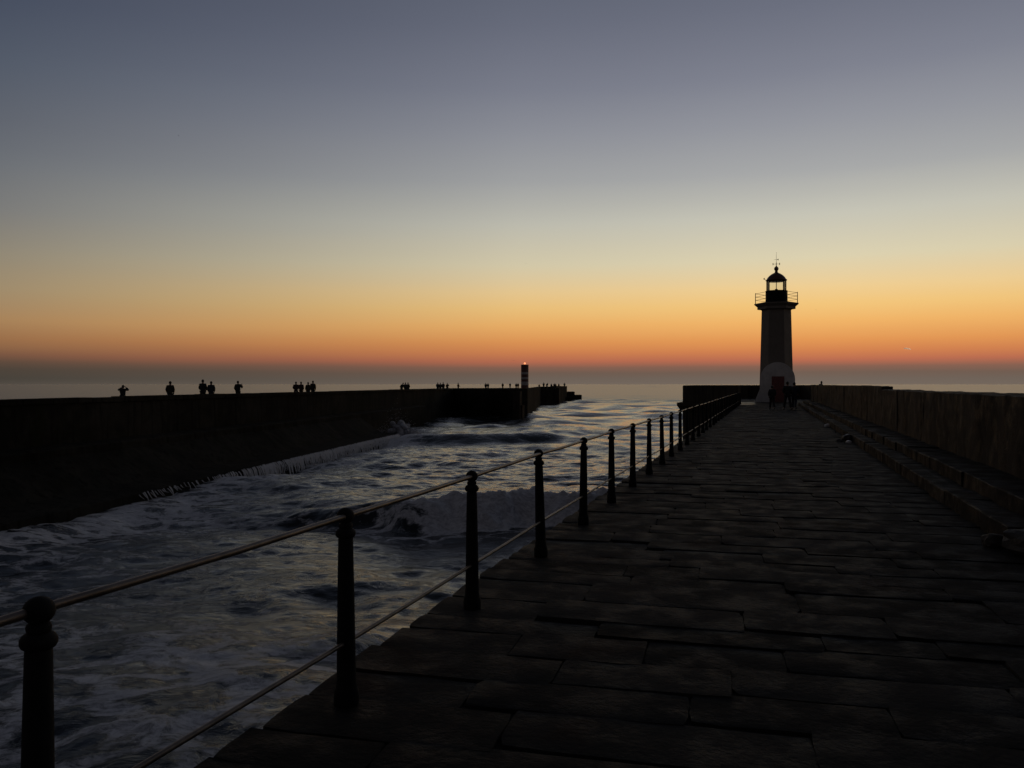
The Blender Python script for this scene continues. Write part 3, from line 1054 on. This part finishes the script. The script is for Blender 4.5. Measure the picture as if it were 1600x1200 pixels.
TS = list(np.arange(0, 150, 1.2))
TE = 87.0
TSt = [v for v in np.arange(0, TE, 0.8)] + [TE]
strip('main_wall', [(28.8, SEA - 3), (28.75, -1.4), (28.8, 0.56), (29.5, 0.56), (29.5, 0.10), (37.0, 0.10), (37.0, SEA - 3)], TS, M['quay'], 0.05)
# coping stones of the low parapet
tt = 0.0
while tt < 148:
    ln = random.uniform(2.2, 3.4)
    bm = bmesh.new()
    p0, p1 = B(28.68, tt, 0.57) - base_off, B(28.68, tt + ln - 0.02, 0.57) - base_off
    p2, p3 = B(29.6, tt + ln - 0.02, 0.57) - base_off, B(29.6, tt, 0.57) - base_off
    top = 0.88 + random.gauss(0, 0.012) - 0.57
    vb = [bm.verts.new(p) for p in (p0, p1, p2, p3)]; vt = [bm.verts.new(p + Vector((0, 0, top))) for p in (p0, p1, p2, p3)]
    for i in range(4):
        bm.faces.new((vb[i], vb[(i + 1) % 4], vt[(i + 1) % 4], vt[i]))
    bm.faces.new(vt); bm.faces.new(vb[::-1])
    bmesh.ops.recalc_face_normals(bm, faces=list(bm.faces))
    bmesh.ops.bevel(bm, geom=list(bm.edges), offset=0.03, segments=1, affect='EDGES')
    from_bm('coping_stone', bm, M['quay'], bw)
    tt += ln
strip('ledge', [(28.9, SEA - 3), (27.3, SEA - 2.9), (27.35, -1.65), (27.5, -1.55), (28.9, -1.5)], [v for v in np.arange(0, 118, 1.1)], M['quay'], 0.10)
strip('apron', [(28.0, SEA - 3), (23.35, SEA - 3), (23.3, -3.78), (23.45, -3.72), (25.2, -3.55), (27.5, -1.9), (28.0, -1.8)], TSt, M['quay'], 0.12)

# pierhead of the breakwater: the broad block with the beacon
blk = [W(690, 150.5, 0), W(806, 138, 0), W(824, 141, 0), W(845, 242, 0), W(868, 246, 0), W(886, 300, 0), W(862, 330, 0), W(700, 300, 0), W(660, 165, 0)]
bm = bmesh.new()
add_prism(bm, [(p.x, p.y) for p in blk], SEA - 3, 0.12)
bmesh.ops.recalc_face_normals(bm, faces=list(bm.faces))
head = from_bm('breakwater_mole', bm, M['quay'])
tag(head, 'broad square ended head of the far breakwater carrying the beacon', 'breakwater')
bm = bmesh.new()
for i in range(0, 6):
    a, b = blk[i], blk[i + 1]
    e = (b - a).normalized(); nrm = Vector((-e.y, e.x, 0)) * 0.7
    add_prism(bm, [(p.x, p.y) for p in (a + e * 0.003, b - e * 0.003, b + nrm - e * 0.7, a + nrm + e * 0.7)], 0.115, 0.86)
bmesh.ops.recalc_face_normals(bm, faces=list(bm.faces))
from_bm('low_parapet', bm, M['quay'], head)
# buttresses on the corner, and the low stepped tail
for px, d_, w_, zt in ((808, 137.6, 1.2, 0.4), (813.5, 138.2, 0.9, -1.9), (870, 247, 1.6, 0.5)):
    c = W(px, d_, 0)
    bm = bmesh.new(); add_box(bm, c.x - w_ / 2, c.x + w_ / 2, c.y - 0.5, c.y + 0.8, SEA - 3, zt)
    from_bm('buttress', bm, M['wall'], head)
for (p0, p1, d_, z) in ((884, 898, 303, -1.2), (880, 909, 306, -2.45), (862, 893, 292, -3.1)):
    a, b = W(p0, d_, 0), W(p1, d_, 0)
    e = (b - a).normalized(); nr = Vector((-e.y, e.x, 0)) * 9
    bm = bmesh.new(); add_prism(bm, [(p.x, p.y) for p in (a, b, b + nr, a + nr)], SEA - 3, z)
    bmesh.ops.recalc_face_normals(bm, faces=list(bm.faces))
    from_bm('stepped_tail', bm, M['quay'], head)

# striped beacon
bc = W(820, 228, 0.1)
be = empty('beacon', bc)
tag(be, 'small red and white banded beacon with a lit lamp on the far breakwater', 'beacon')
zs = [0.0, 1.2, 2.15, 2.85, 3.4, 4.2, 4.8, 6.75]
for i in range(7):
    bm = bmesh.new(); add_lathe(bm, [(1.05 - 0.002 * (i % 2), zs[i]), (1.05 - 0.002 * (i % 2), zs[i + 1])], 20)
    from_bm('band', bm, M['band_red' if i % 2 == 0 else 'band_white'], be, False)
bm = bmesh.new(); add_lathe(bm, [(1.08, 6.75), (1.08, 6.85), (0.3, 6.87)], 20); from_bm('cap', bm, M['band_red'], be)
bm = bmesh.new(); add_lathe(bm, [(0.12, 6.86), (0.12, 6.98)], 10); from_bm('lamp_base', bm, M['iron'], be)
bm = bmesh.new(); add_lathe(bm, [(0.18, 6.98), (0.26, 7.06), (0.26, 7.3), (0.16, 7.42), (0.03, 7.46)], 12); from_bm('lamp', bm, M['lamp'], be, True)

# water draining off the apron
bm = bmesh.new()
rr = random.Random(4)
for sec in ( (38, 48, 0.25), (46, 87, 0.9), (50, 87, 1.0), (52, 87, 1.0), (58, 86.5, 1.0), (60, 86, 0.9)):
    tt = sec[0]
    while tt < sec[1]:
        den = 0.55 + 0.45 * mnoise.noise(Vector((tt * 0.35, sec[2], 0)))
        tt += rr.uniform(0.03, 0.40) / max(0.35, den + 0.3)
        w_ = rr.uniform(0.010, 0.025 + 0.11 * sec[2]); ln = rr.uniform(0.2, 1.0) * (0.10 + 0.95 * sec[2])
        top = B(23.28, tt, -3.80 + rr.uniform(-0.05, 0.06)); mid_ = B(23.15, tt + rr.uniform(-.02, .02), -3.95); bot = B(23.05 - rr.uniform(0, .12), tt + rr.uniform(-.06, .06), -3.9 - ln)
        e = BD * w_ * 0.5
        pr = []
        for p, s_ in ((top, 1.2), (mid_, 1.0), (bot, 0.55)):
            pr.append([bm.verts.new(p - e * s_), bm.verts.new(p - BN * 0.05 * s_), bm.verts.new(p + e * s_)])
        for a, b in zip(pr, pr[1:]):
            for i in range(2):
                bm.faces.new((a[i], a[i + 1], b[i + 1], b[i]))
o = from_bm('draining_water', bm, M['threads'])
tag(o, 'white threads of water draining off the stone apron', 'falling water', None, 'stuff')

# burst of spray where the swell meets the end of the apron
bm = bmesh.new()
c0 = W(622, 92.0, SEA)
for k in range(46):
    a = rr.uniform(-1, 1); hgt = rr.random()
    r_ = 0.62 * (1 - 0.45 * hgt) * rr.uniform(0.5, 1.0)
    c = c0 + UD(a * (1.15 - 0.5 * hgt) + hgt * 0.1 + (0.9 if hgt < .4 else 0), rr.uniform(-0.8, 0.8), 0.1 + hgt * 1.5)
    ret = bmesh.ops.create_icosphere(bm, subdivisions=2, radius=r_, matrix=Matrix.Translation(c))
for v in bm.verts:
    q = v.co * 1.4
    v.co += Vector((mnoise.noise(q), mnoise.noise(q + Vector((3, 0, 0))), mnoise.noise(q + Vector((0, 8, 0))))) * 0.35
for k in range(900):
    hgt = abs(rr.gauss(0, 0.55)); a = rr.gauss(0.2, 1.3)
    c = c0 + UD(a, rr.uniform(-1, 1), 0.6 + 2.0 * hgt * math.exp(-a * a * 0.3))
    s_ = rr.uniform(0.015, 0.05)
    vs = [bm.verts.new(c + Vector(p) * s_) for p in ((1, 0, -0.5), (-0.7, 0.7, -0.5), (-0.7, -0.7, -0.5), (0, 0, 0.9))]
    for f in ((0, 1, 3), (1, 2, 3), (2, 0, 3), (0, 2, 1)):
        bm.faces.new([vs[i] for i in f])
o = from_bm('spray', bm, M['spray'], None, True)
tag(o, 'white burst of spray at the end of the stone apron', 'spray', None, 'stuff')

# ------------------------------------------------------------------ people
def skin_mesh(name, verts, edges, radii, sub=1):
    me = bpy.data.meshes.new(name)
    me.from_pydata([Vector(v) for v in verts], edges, [])
    o = bpy.data.objects.new(name, me)
    COL.objects.link(o)
    mod = o.modifiers.new('skin', 'SKIN')
    mod.use_smooth_shade = True
    for i, r_ in enumerate(radii):
        sv = me.skin_vertices[0].data[i]
        sv.radius = (r_, r_) if isinstance(r_, (int, float)) else r_
        sv.use_root = (i == 0)
    if sub:
        s_ = o.modifiers.new('sub', 'SUBSURF'); s_.levels = sub; s_.render_levels = sub
    dg = bpy.context.evaluated_depsgraph_get()
    ev = o.evaluated_get(dg)
    out = bpy.data.meshes.new_from_object(ev)
    out.name = name
    bpy.data.objects.remove(o)
    bpy.data.meshes.remove(me)
    out.polygons.foreach_set('use_smooth', [True] * len(out.polygons))
    return out


class Pose:
    """facing +Y; joints in metres"""
    def __init__(s, elbow=((-.25, -.03, 1.13), (.25, -.03, 1.13)), wrist=((-.20, .09, .93), (.20, .09, .93)), knee=((-.10, .02, .49), (.10, .02, .49)),
                 ankle=((-.11, -.02, .09), (.11, -.02, .09)), lean=(0, 0), head=(0, 0.01), drop=0.0):
        s.elbow, s.wrist, s.knee, s.ankle, s.lean, s.head, s.drop = elbow, wrist, knee, ankle, lean, head, drop


def person_meshes(key, p):
    lx, ly = p.lean
    def L(v):
        f = max(0, (v[2] - 0.95)) / 0.75
        return (v[0] + lx * f, v[1] + ly * f, v[2] - p.drop * f)
    pel, sp1, ch, nk = (0, 0, .95), L((0, .0, 1.14)), L((0, -.01, 1.34)), L((0, -.01, 1.475))
    hd = L((p.head[0] * .5, p.head[1] + .01, 1.57)); ht = L((p.head[0], p.head[1] + .01, 1.665))
    V = [pel, sp1, ch, nk, hd, ht]; E_ = [(0, 1), (1, 2), (2, 3), (3, 4), (4, 5)]
    Rr = [.135, .125, .14, .055, (.078, .092), (.062, .07)]
    jac_v = [L((0, 0, .80)), sp1, ch, L((0, -.01, 1.45))]; jac_e = [(0, 1), (1, 2), (2, 3)]; jac_r = [(.205, .17), (.20, .165), (.205, .165), .095]
    tr_v = [(0, 0, .98)]; tr_e = []; tr_r = [.15]
    for i, sx in enumerate((-1, 1)):
        sh = L((sx * .185, -.01, 1.405)); el = L(p.elbow[i]); wr = L(p.wrist[i])
        n0 = len(V)
        wv_ = Vector(wr); dirn = (wv_ - Vector(el)).normalized()
        palm = wv_ + dirn * .07
        V += [sh, el, wr, tuple(palm)]; E_ += [(2, n0), (n0, n0 + 1), (n0 + 1, n0 + 2), (n0 + 2, n0 + 3)]
        Rr += [.062, .043, .03, (.036, .022)]
        side = dirn.cross(Vector((0, 1, 0.2))).normalized()
        for j in range(4):
            off = side * (j - 1.5) * .021
            n1 = len(V)
            V += [tuple(palm + off * .8 + dirn * .04), tuple(palm + off + dirn * (.075 + (.012, .02, .017, 0)[j]) + Vector((0, .015, 0)))]
            Rr += [.0095, .008]; E_ += [(n0 + 3, n1), (n1, n1 + 1)]
        n1 = len(V)
        V += [tuple(wv_ + dirn * .04 + side * .045 + Vector((0, .02, 0)))]; Rr += [.011]; E_ += [(n0 + 2, n1)]
        n2 = len(jac_v)
        jac_v += [sh, el, tuple(Vector(wr) - dirn * .02)]; jac_e += [(2, n2), (n2, n2 + 1), (n2 + 1, n2 + 2)]; jac_r += [.095, .078, .06]
        hp = (sx * .09, 0, .88); kn = p.knee[i]; an = p.ankle[i]
        n3 = len(V)
        toe = (an[0] + sx * .03, an[1] + .15, max(.035, an[2] - .055))
        V += [hp, kn, an, toe]; E_ += [(0, n3), (n3, n3 + 1), (n3 + 1, n3 + 2), (n3 + 2, n3 + 3)]; Rr += [.085, .056, .042, (.038, .03)]
        n4 = len(tr_v)
        tr_v += [hp, kn, (an[0], an[1], an[2] + .02)]; tr_e += [(0, n4), (n4, n4 + 1), (n4 + 1, n4 + 2)]; tr_r += [.115, .085, .075]
    body = skin_mesh('person_' + key, V, E_, Rr)
    jac = skin_mesh('jacket_' + key, jac_v, jac_e, jac_r)
    trs = skin_mesh('trousers_' + key, tr_v, tr_e, tr_r)
    # hair: cap over the head
    bm = bmesh.new()
    c = (Vector(hd) + Vector(ht)) / 2 + Vector((0, -.018, .022))
    bmesh.ops.create_uvsphere(bm, u_segments=12, v_segments=8, radius=1.0)
    for v in list(bm.verts):
        v.co = c + Vector((v.co.x * .095, v.co.y * .112, v.co.z * .115))
    kill = [v for v in bm.verts if v.co.y > c.y + .045 and v.co.z < c.z + .045 or v.co.z < c.z - .085]
    bmesh.ops.delete(bm, geom=kill, context='VERTS')
    hair = bpy.data.meshes.new('hair_' + key); bm.to_mesh(hair); bm.free()
    hair.polygons.foreach_set('use_smooth', [True] * len(hair.polygons))
    shoes = []
    for i in (0, 1):
        an = p.ankle[i]
        bm = bmesh.new()
        bmesh.ops.create_uvsphere(bm, u_segments=10, v_segments=6, radius=1.0, matrix=Matrix.Translation((an[0] + (i * 2 - 1) * .018, an[1] + .07, max(.05, an[2] - .04))) @ Matrix.Diagonal((.06, .16, .065, 1)))
        sm = bpy.data.meshes.new('shoe_' + key); bm.to_mesh(sm); bm.free()
        shoes.append(sm)
    body.materials.clear(); body.materials.append(M['skin'])
    return dict(body=body, jacket=jac, trousers=trs, hair=hair, shoes=shoes)


POSES = {
    'pockets': Pose(),
    'arms_up': Pose(elbow=((-.36, .10, 1.36), (.36, .10, 1.36)), wrist=((-.13, .24, 1.56), (.13, .24, 1.56)), drop=.06, head=(0, .05)),
    'stride': Pose(elbow=((-.26, -.10, 1.16), (.26, .10, 1.16)), wrist=((-.22, .05, .96), (.22, .26, .99)), knee=((-.09, .17, .52), (.09, -.06, .49)), ankle=((-.10, .24, .10), (.10, -.30, .14))),
    'lean': Pose(lean=(.20, .05), elbow=((-.26, .02, 1.14), (.25, .1, 1.12)), wrist=((-.16, .16, 1.0), (.14, .25, 1.12)), head=(.06, 0)),
    'phone': Pose(elbow=((-.25, -.02, 1.13), (.30, .08, 1.17)), wrist=((-.18, .10, .95), (.24, .26, 1.40)), head=(-.02, .02)),
    'apart': Pose(elbow=((-.26, -.02, 1.13), (.26, -.02, 1.13)), wrist=((-.15, .15, 1.02), (.15, .15, 1.0)), knee=((-.15, .02, .48), (.15, .02, .48)), ankle=((-.2, -.02, .09), (.2, -.02, .09))),
}
PM = {k: person_meshes(k, p) for k, p in POSES.items()}
cloth_cycle = ['bark_cloth', 'navy', 'olive', 'maroon', 'greycloth']


def coloured(me, mat):
    m_ = me.copy(); m_.materials.clear(); m_.materials.append(mat); return m_


CM = {}
for k, d_ in PM.items():
    for c_ in cloth_cycle:
        CM[k, 'jacket', c_] = coloured(d_['jacket'], M[c_])
    for c_ in ('bark_cloth', 'denim', 'olive'):
        CM[k, 'trousers', c_] = coloured(d_['trousers'], M[c_])
    d_['hair'].materials.append(M['hair'])
    for sm in d_['shoes']: sm.materials.append(M['shoe'])


def person(loc, rz, pose, jac, trs, label, h=1.0, group='people standing on the far breakwater', parts=True):
    d_ = PM[pose]
    b = link_mesh('person', d_['body'])
    b.location = loc; b.rotation_euler = (0, 0, rz); b.scale = (h, h, h)
    tag(b, label, 'person', group)
    link_mesh('jacket', CM[pose, 'jacket', jac], None, b)
    link_mesh('trousers', CM[pose, 'trousers', trs], None, b)
    link_mesh('hair', d_['hair'], None, b)
    for sm in d_['shoes']: link_mesh('shoe', sm, None, b)
    return b


def on_bw(px, extra=0.0):
    """a stance on the walkway behind the low parapet at photograph column px"""
    d_ = 37437.0 / (960.0 - px) * (28.8 + 1.2 + extra) / 28.8
    p = W(px, d_, 0.10)
    return p


G = 'people standing on the far breakwater'
V_ = YAW
ppl = [
    (192, 'arms_up', 'bark_cloth', 'bark_cloth', 'person in dark coat raising a camera with both elbows out, leftmost on the far breakwater', .86, 0.1),
    (266, 'pockets', 'olive', 'bark_cloth', 'person standing alone with hands in pockets, second from left on the breakwater', .98, 0.15),
    (317, 'apart', 'bark_cloth', 'bark_cloth', 'taller of the close couple near the left end of the breakwater', 1.06, -0.05),
    (330, 'pockets', 'navy', 'denim', 'shorter of the close couple near the left end of the breakwater', .99, 0.2),
    (372, 'phone', 'bark_cloth', 'olive', 'person holding up a phone in one hand, just right of the close couple', 1.02, 0.1),
    (462.5, 'apart', 'maroon', 'denim', 'leftmost of the four people gathered mid breakwater', 1.0, 0.3),
    (470.5, 'apart', 'maroon', 'bark_cloth', 'person in reddish coat, second from left of the four gathered mid breakwater', 1.0, -0.3),
    (481.5, 'pockets', 'olive', 'bark_cloth', 'third from left of the four people gathered mid breakwater', .98, 0.4),
    (489, 'pockets', 'bark_cloth', 'denim', 'tallest and rightmost of the four people gathered mid breakwater', 1.06, -0.1),
    (627.5, 'lean', 'bark_cloth', 'bark_cloth', 'person leaning sideways at the left of the group of three on the breakwater', .98, 0.0),
    (633.5, 'pockets', 'navy', 'bark_cloth', 'middle one of the group of three on the breakwater', 1.0, 0.3),
    (637.5, 'apart', 'bark_cloth', 'denim', 'rightmost one of the group of three on the breakwater', 1.0, -0.2),
    (684, 'apart', 'bark_cloth', 'bark_cloth', 'leftmost of the tight cluster of four on the breakwater', 1.02, 0.2),
    (688, 'pockets', 'olive', 'denim', 'second from left in the tight cluster of four on the breakwater', 1.0, 0.2),
    (692.5, 'pockets', 'maroon', 'bark_cloth', 'third from left in the tight cluster of four on the breakwater', 1.04, -0.3),
    (699, 'phone', 'bark_cloth', 'bark_cloth', 'rightmost of the tight cluster of four on the breakwater', .98, 0.1),
    (716, 'stride', 'navy', 'denim', 'lone walking person right of the tight cluster on the breakwater', 1.02, -1.2),
    (759, 'pockets', 'bark_cloth', 'bark_cloth', 'left one of the two people standing close left of the beacon', 1.02, 0.0),
    (762.5, 'apart', 'olive', 'bark_cloth', 'right one of the two people standing close left of the beacon', 1.0, 0.2),
    (785.5, 'pockets', 'bark_cloth', 'denim', 'lone tiny figure farther left of the two loners beside the beacon', 1.04, 0.0),
    (797, 'apart', 'navy', 'bark_cloth', 'lone tiny figure nearer the beacon on its left side', 1.04, 0.0),
]
for (px, pose, jc, tr_, lab, h, rz) in ppl:
    person(on_bw(px, random.uniform(-.2, .5)), V_ + rz, pose, jc, tr_, lab, h, G)
ppl2 = [
    (806.5, 215, 'pockets', 'bark_cloth', 'bark_cloth', 'left one of the pair standing against the left side of the beacon', 1.0),
    (809.5, 215, 'apart', 'olive', 'denim', 'right one of the pair standing against the left side of the beacon', 1.02),
    (842.5, 236, 'pockets', 'bark_cloth', 'bark_cloth', 'first tiny figure to the right of the beacon, standing low and alone', .86),
    (849.5, 238, 'apart', 'bark_cloth', 'bark_cloth', 'tall tiny figure second to the right of the beacon', 1.12),
    (854.5, 238, 'lean', 'bark_cloth', 'bark_cloth', 'leaning tiny figure third to the right of the beacon', 1.06),
    (861.5, 240, 'pockets', 'navy', 'bark_cloth', 'tiny figure fourth to the right of the beacon, left of a close pair', .95),
    (866, 241, 'apart', 'bark_cloth', 'denim', 'left one of the close pair right of the beacon', 1.0),
    (868, 241.5, 'pockets', 'olive', 'bark_cloth', 'right one of the close pair right of the beacon', .96),
    (873, 262, 'pockets', 'bark_cloth', 'bark_cloth', 'tiny figure between the close pair and the last figure on the breakwater', .95),
    (882, 288, 'stride', 'bark_cloth', 'bark_cloth', 'rightmost tiny figure at the very end of the breakwater', 1.3 / 1.15),
]
for (px, d_, pose, jc, tr_, lab, h) in ppl2:
    person(W(px, d_, 0.12), V_ + random.uniform(-.5, .5), pose, jc, tr_, lab, h, G)
GL = 'people near the lighthouse door'
person(W(1206.5, 52.5, 0.0), R(10), 'stride', 'bark_cloth', 'bark_cloth', 'person walking alone in front of the left side of the red lighthouse door', .87, GL)
person(W(1230.5, 52, 0.0), R(6), 'apart', 'bark_cloth', 'bark_cloth', 'taller left one of the couple walking just right of the red lighthouse door', 1.02, GL)
person(W(1241, 52.4, 0.0), R(-4), 'stride', 'navy', 'denim', 'right one of the couple walking just right of the red lighthouse door', .99, GL)
person(W(1281, 79.6, 0.0), R(-60), 'lean', 'bark_cloth', 'bark_cloth', 'person whose head shows above the wall right of the lighthouse', 1.09, GL)

# ------------------------------------------------------------------ litter on the pavement
def crumple(name, loc, size, seed, mat, label, cat, group=None):
    bm = bmesh.new()
    bmesh.ops.create_icosphere(bm, subdivisions=2, radius=1)
    for v in bm.verts:
        k = 1 + 0.45 * mnoise.noise(v.co * 1.9 + Vector((seed, 0, 0))) + 0.2 * mnoise.noise(v.co * 5 + Vector((seed, 0, 0)))
        v.co = Vector((v.co.x * size[0], v.co.y * size[1], v.co.z * size[2])) * k
    o = from_bm(name, bm, mat)
    o.location = loc; o.rotation_euler = (0, 0, seed)
    tag(o, label, cat, group)
    return o


def ground_at(px, py):
    d_ = F * EYE / (py - 600.0)
    p = W(px, d_, 0.0)
    p.x = min(p.x, 2.17)          # in the angle between pavement and step
    return p


GP = 'litter along the foot of the steps'
q = ground_at(1336, 690); crumple('rubbish_bag', q + Vector((0, 0, .09)), (.15, .12, .12), 1.0, M['bag'], 'dark crumpled bag lying beside the steps between two pale scraps', 'bag', GP)
q = ground_at(1329, 690.5) + Vector((-0.22, 0, 0)); crumple('paper_scrap', q + Vector((0, 0, .035)), (.12, .07, .05), 2.0, M['greycloth'], 'greyish flattened scrap just left of the dark bag', 'litter', GP)
q = ground_at(1345, 690.5) + Vector((-0.03, -0.75, 0)); crumple('paper_scrap', q + Vector((0, 0, .04)), (.08, .06, .05), 3.0, M['paper'], 'bright white scrap just right of the dark bag', 'litter', GP)
q = ground_at(1307.5, 667.5); crumple('paper_scrap', q + Vector((0, 0, .06)), (.10, .09, .07), 4.0, M['paper'], 'brightest white scrap, farthest up the pavement beside the steps', 'litter', GP)
q = ground_at(1322, 677); crumple('paper_scrap', q + Vector((0, 0, .05)), (.05, .04, .04), 5.0, M['greycloth'], 'dull scrap midway between the bag and the farthest white scrap', 'litter', GP)

# ------------------------------------------------------------------ birds and the short vapour trail
def gull_mesh(flap):
    bm = bmesh.new()
    prof = [(-.22, .012, 0), (-.12, .045, 0), (0, .06, 0), (.12, .045, .01), (.19, .032, .02), (.25, .008, .015)]
    rings = []
    for yv, r_, z in prof:
        rings.append([bm.verts.new((r_ * math.cos(a), yv, z + r_ * math.sin(a))) for a in [2 * math.pi * k / 8 for k in range(8)]])
    for a, b in zip(rings, rings[1:]):
        for k in range(8):
            bm.faces.new((a[k], a[(k + 1) % 8], b[(k + 1) % 8], b[k]))
    bm.faces.new(rings[0][::-1]); bm.faces.new(rings[-1])
    for sx in (-1, 1):
        st = [(0.03, .08, -.08, .02), (.28, .10, -.06, .02 + flap * .22), (.50, .04, -.08, .02 + flap * .20), (.68, -.08, -.12, .02 + flap * .08)]
        prev = None
        for x, ya, yb, z in st:
            cur = [bm.verts.new((sx * x, ya, z)), bm.verts.new((sx * x, yb, z)), bm.verts.new((sx * x, (ya + yb) / 2, z + .015))]
            if prev:
                bm.faces.new((prev[0], cur[0], cur[2], prev[2])); bm.faces.new((prev[2], cur[2], cur[1], prev[1])); bm.faces.new((prev[0], prev[1], cur[1], cur[0]))
            prev = cur
    bmesh.ops.recalc_face_normals(bm, faces=list(bm.faces))
    me = bpy.data.meshes.new('gull'); bm.to_mesh(me); bm.free()
    me.materials.append(M['bird'])
    return me


GU = [gull_mesh(1.0), gull_mesh(-0.5), gull_mesh(0.4)]
for k, (px, py, d_, lab) in enumerate(((279, 212, 400, 'darkest gull, highest in the left half of the sky'),
                                        (242, 272, 620, 'middle one of the three faint gulls high at left'),
                                        (241.5, 321, 700, 'lowest of the three gulls in the left half of the sky'),
                                        (822, 412, 560, 'gull in the yellow sky high above the beacon'),
                                        (1275, 484, 420, 'gull just right of the lighthouse gallery'),
                                        (802, 563.5, 330, 'gull flying low beside the lit beacon lamp'))):
    o = link_mesh('gull', GU[k % 3])
    o.location = W(px, d_, EYE + (600 - py) / F * d_)
    o.rotation_euler = (0, 0.2, 1.3 * k)
    tag(o, lab, 'bird', 'gulls over the harbour mouth')

# a scrap of vapour trail far out, still in the sunlight
bm = bmesh.new()
dv = 21000.0
ax, bx = W(1412, dv, EYE + (600 - 544.3) / F * dv), W(1423.5, dv, EYE + (600 - 546) / F * dv)
nn = 14
rings = []
for k in range(nn + 1):
    f = k / nn
    c = ax.lerp(bx, f) + Vector((0, 0, 8 * math.sin(f * 3.1)))
    r_ = 5 + 13 * math.sin(math.pi * min(1, f * 0.75 + 0.2)) * (0.6 + 0.6 * f)
    rings.append([bm.verts.new(c + Vector((0, math.cos(a) * r_, math.sin(a) * r_))) for a in [2 * math.pi * q_ / 8 for q_ in range(8)]])
for a, b in zip(rings, rings[1:]):
    for k in range(8):
        bm.faces.new((a[k], a[(k + 1) % 8], b[(k + 1) % 8], b[k]))
bm.faces.new(rings[0]); bm.faces.new(rings[-1][::-1])
bmesh.ops.recalc_face_normals(bm, faces=list(bm.faces))
o = from_bm('vapour_trail', bm, M['vapour'], None, True)
tag(o, 'short glowing scrap of vapour trail low over the sea at right', 'vapour trail')
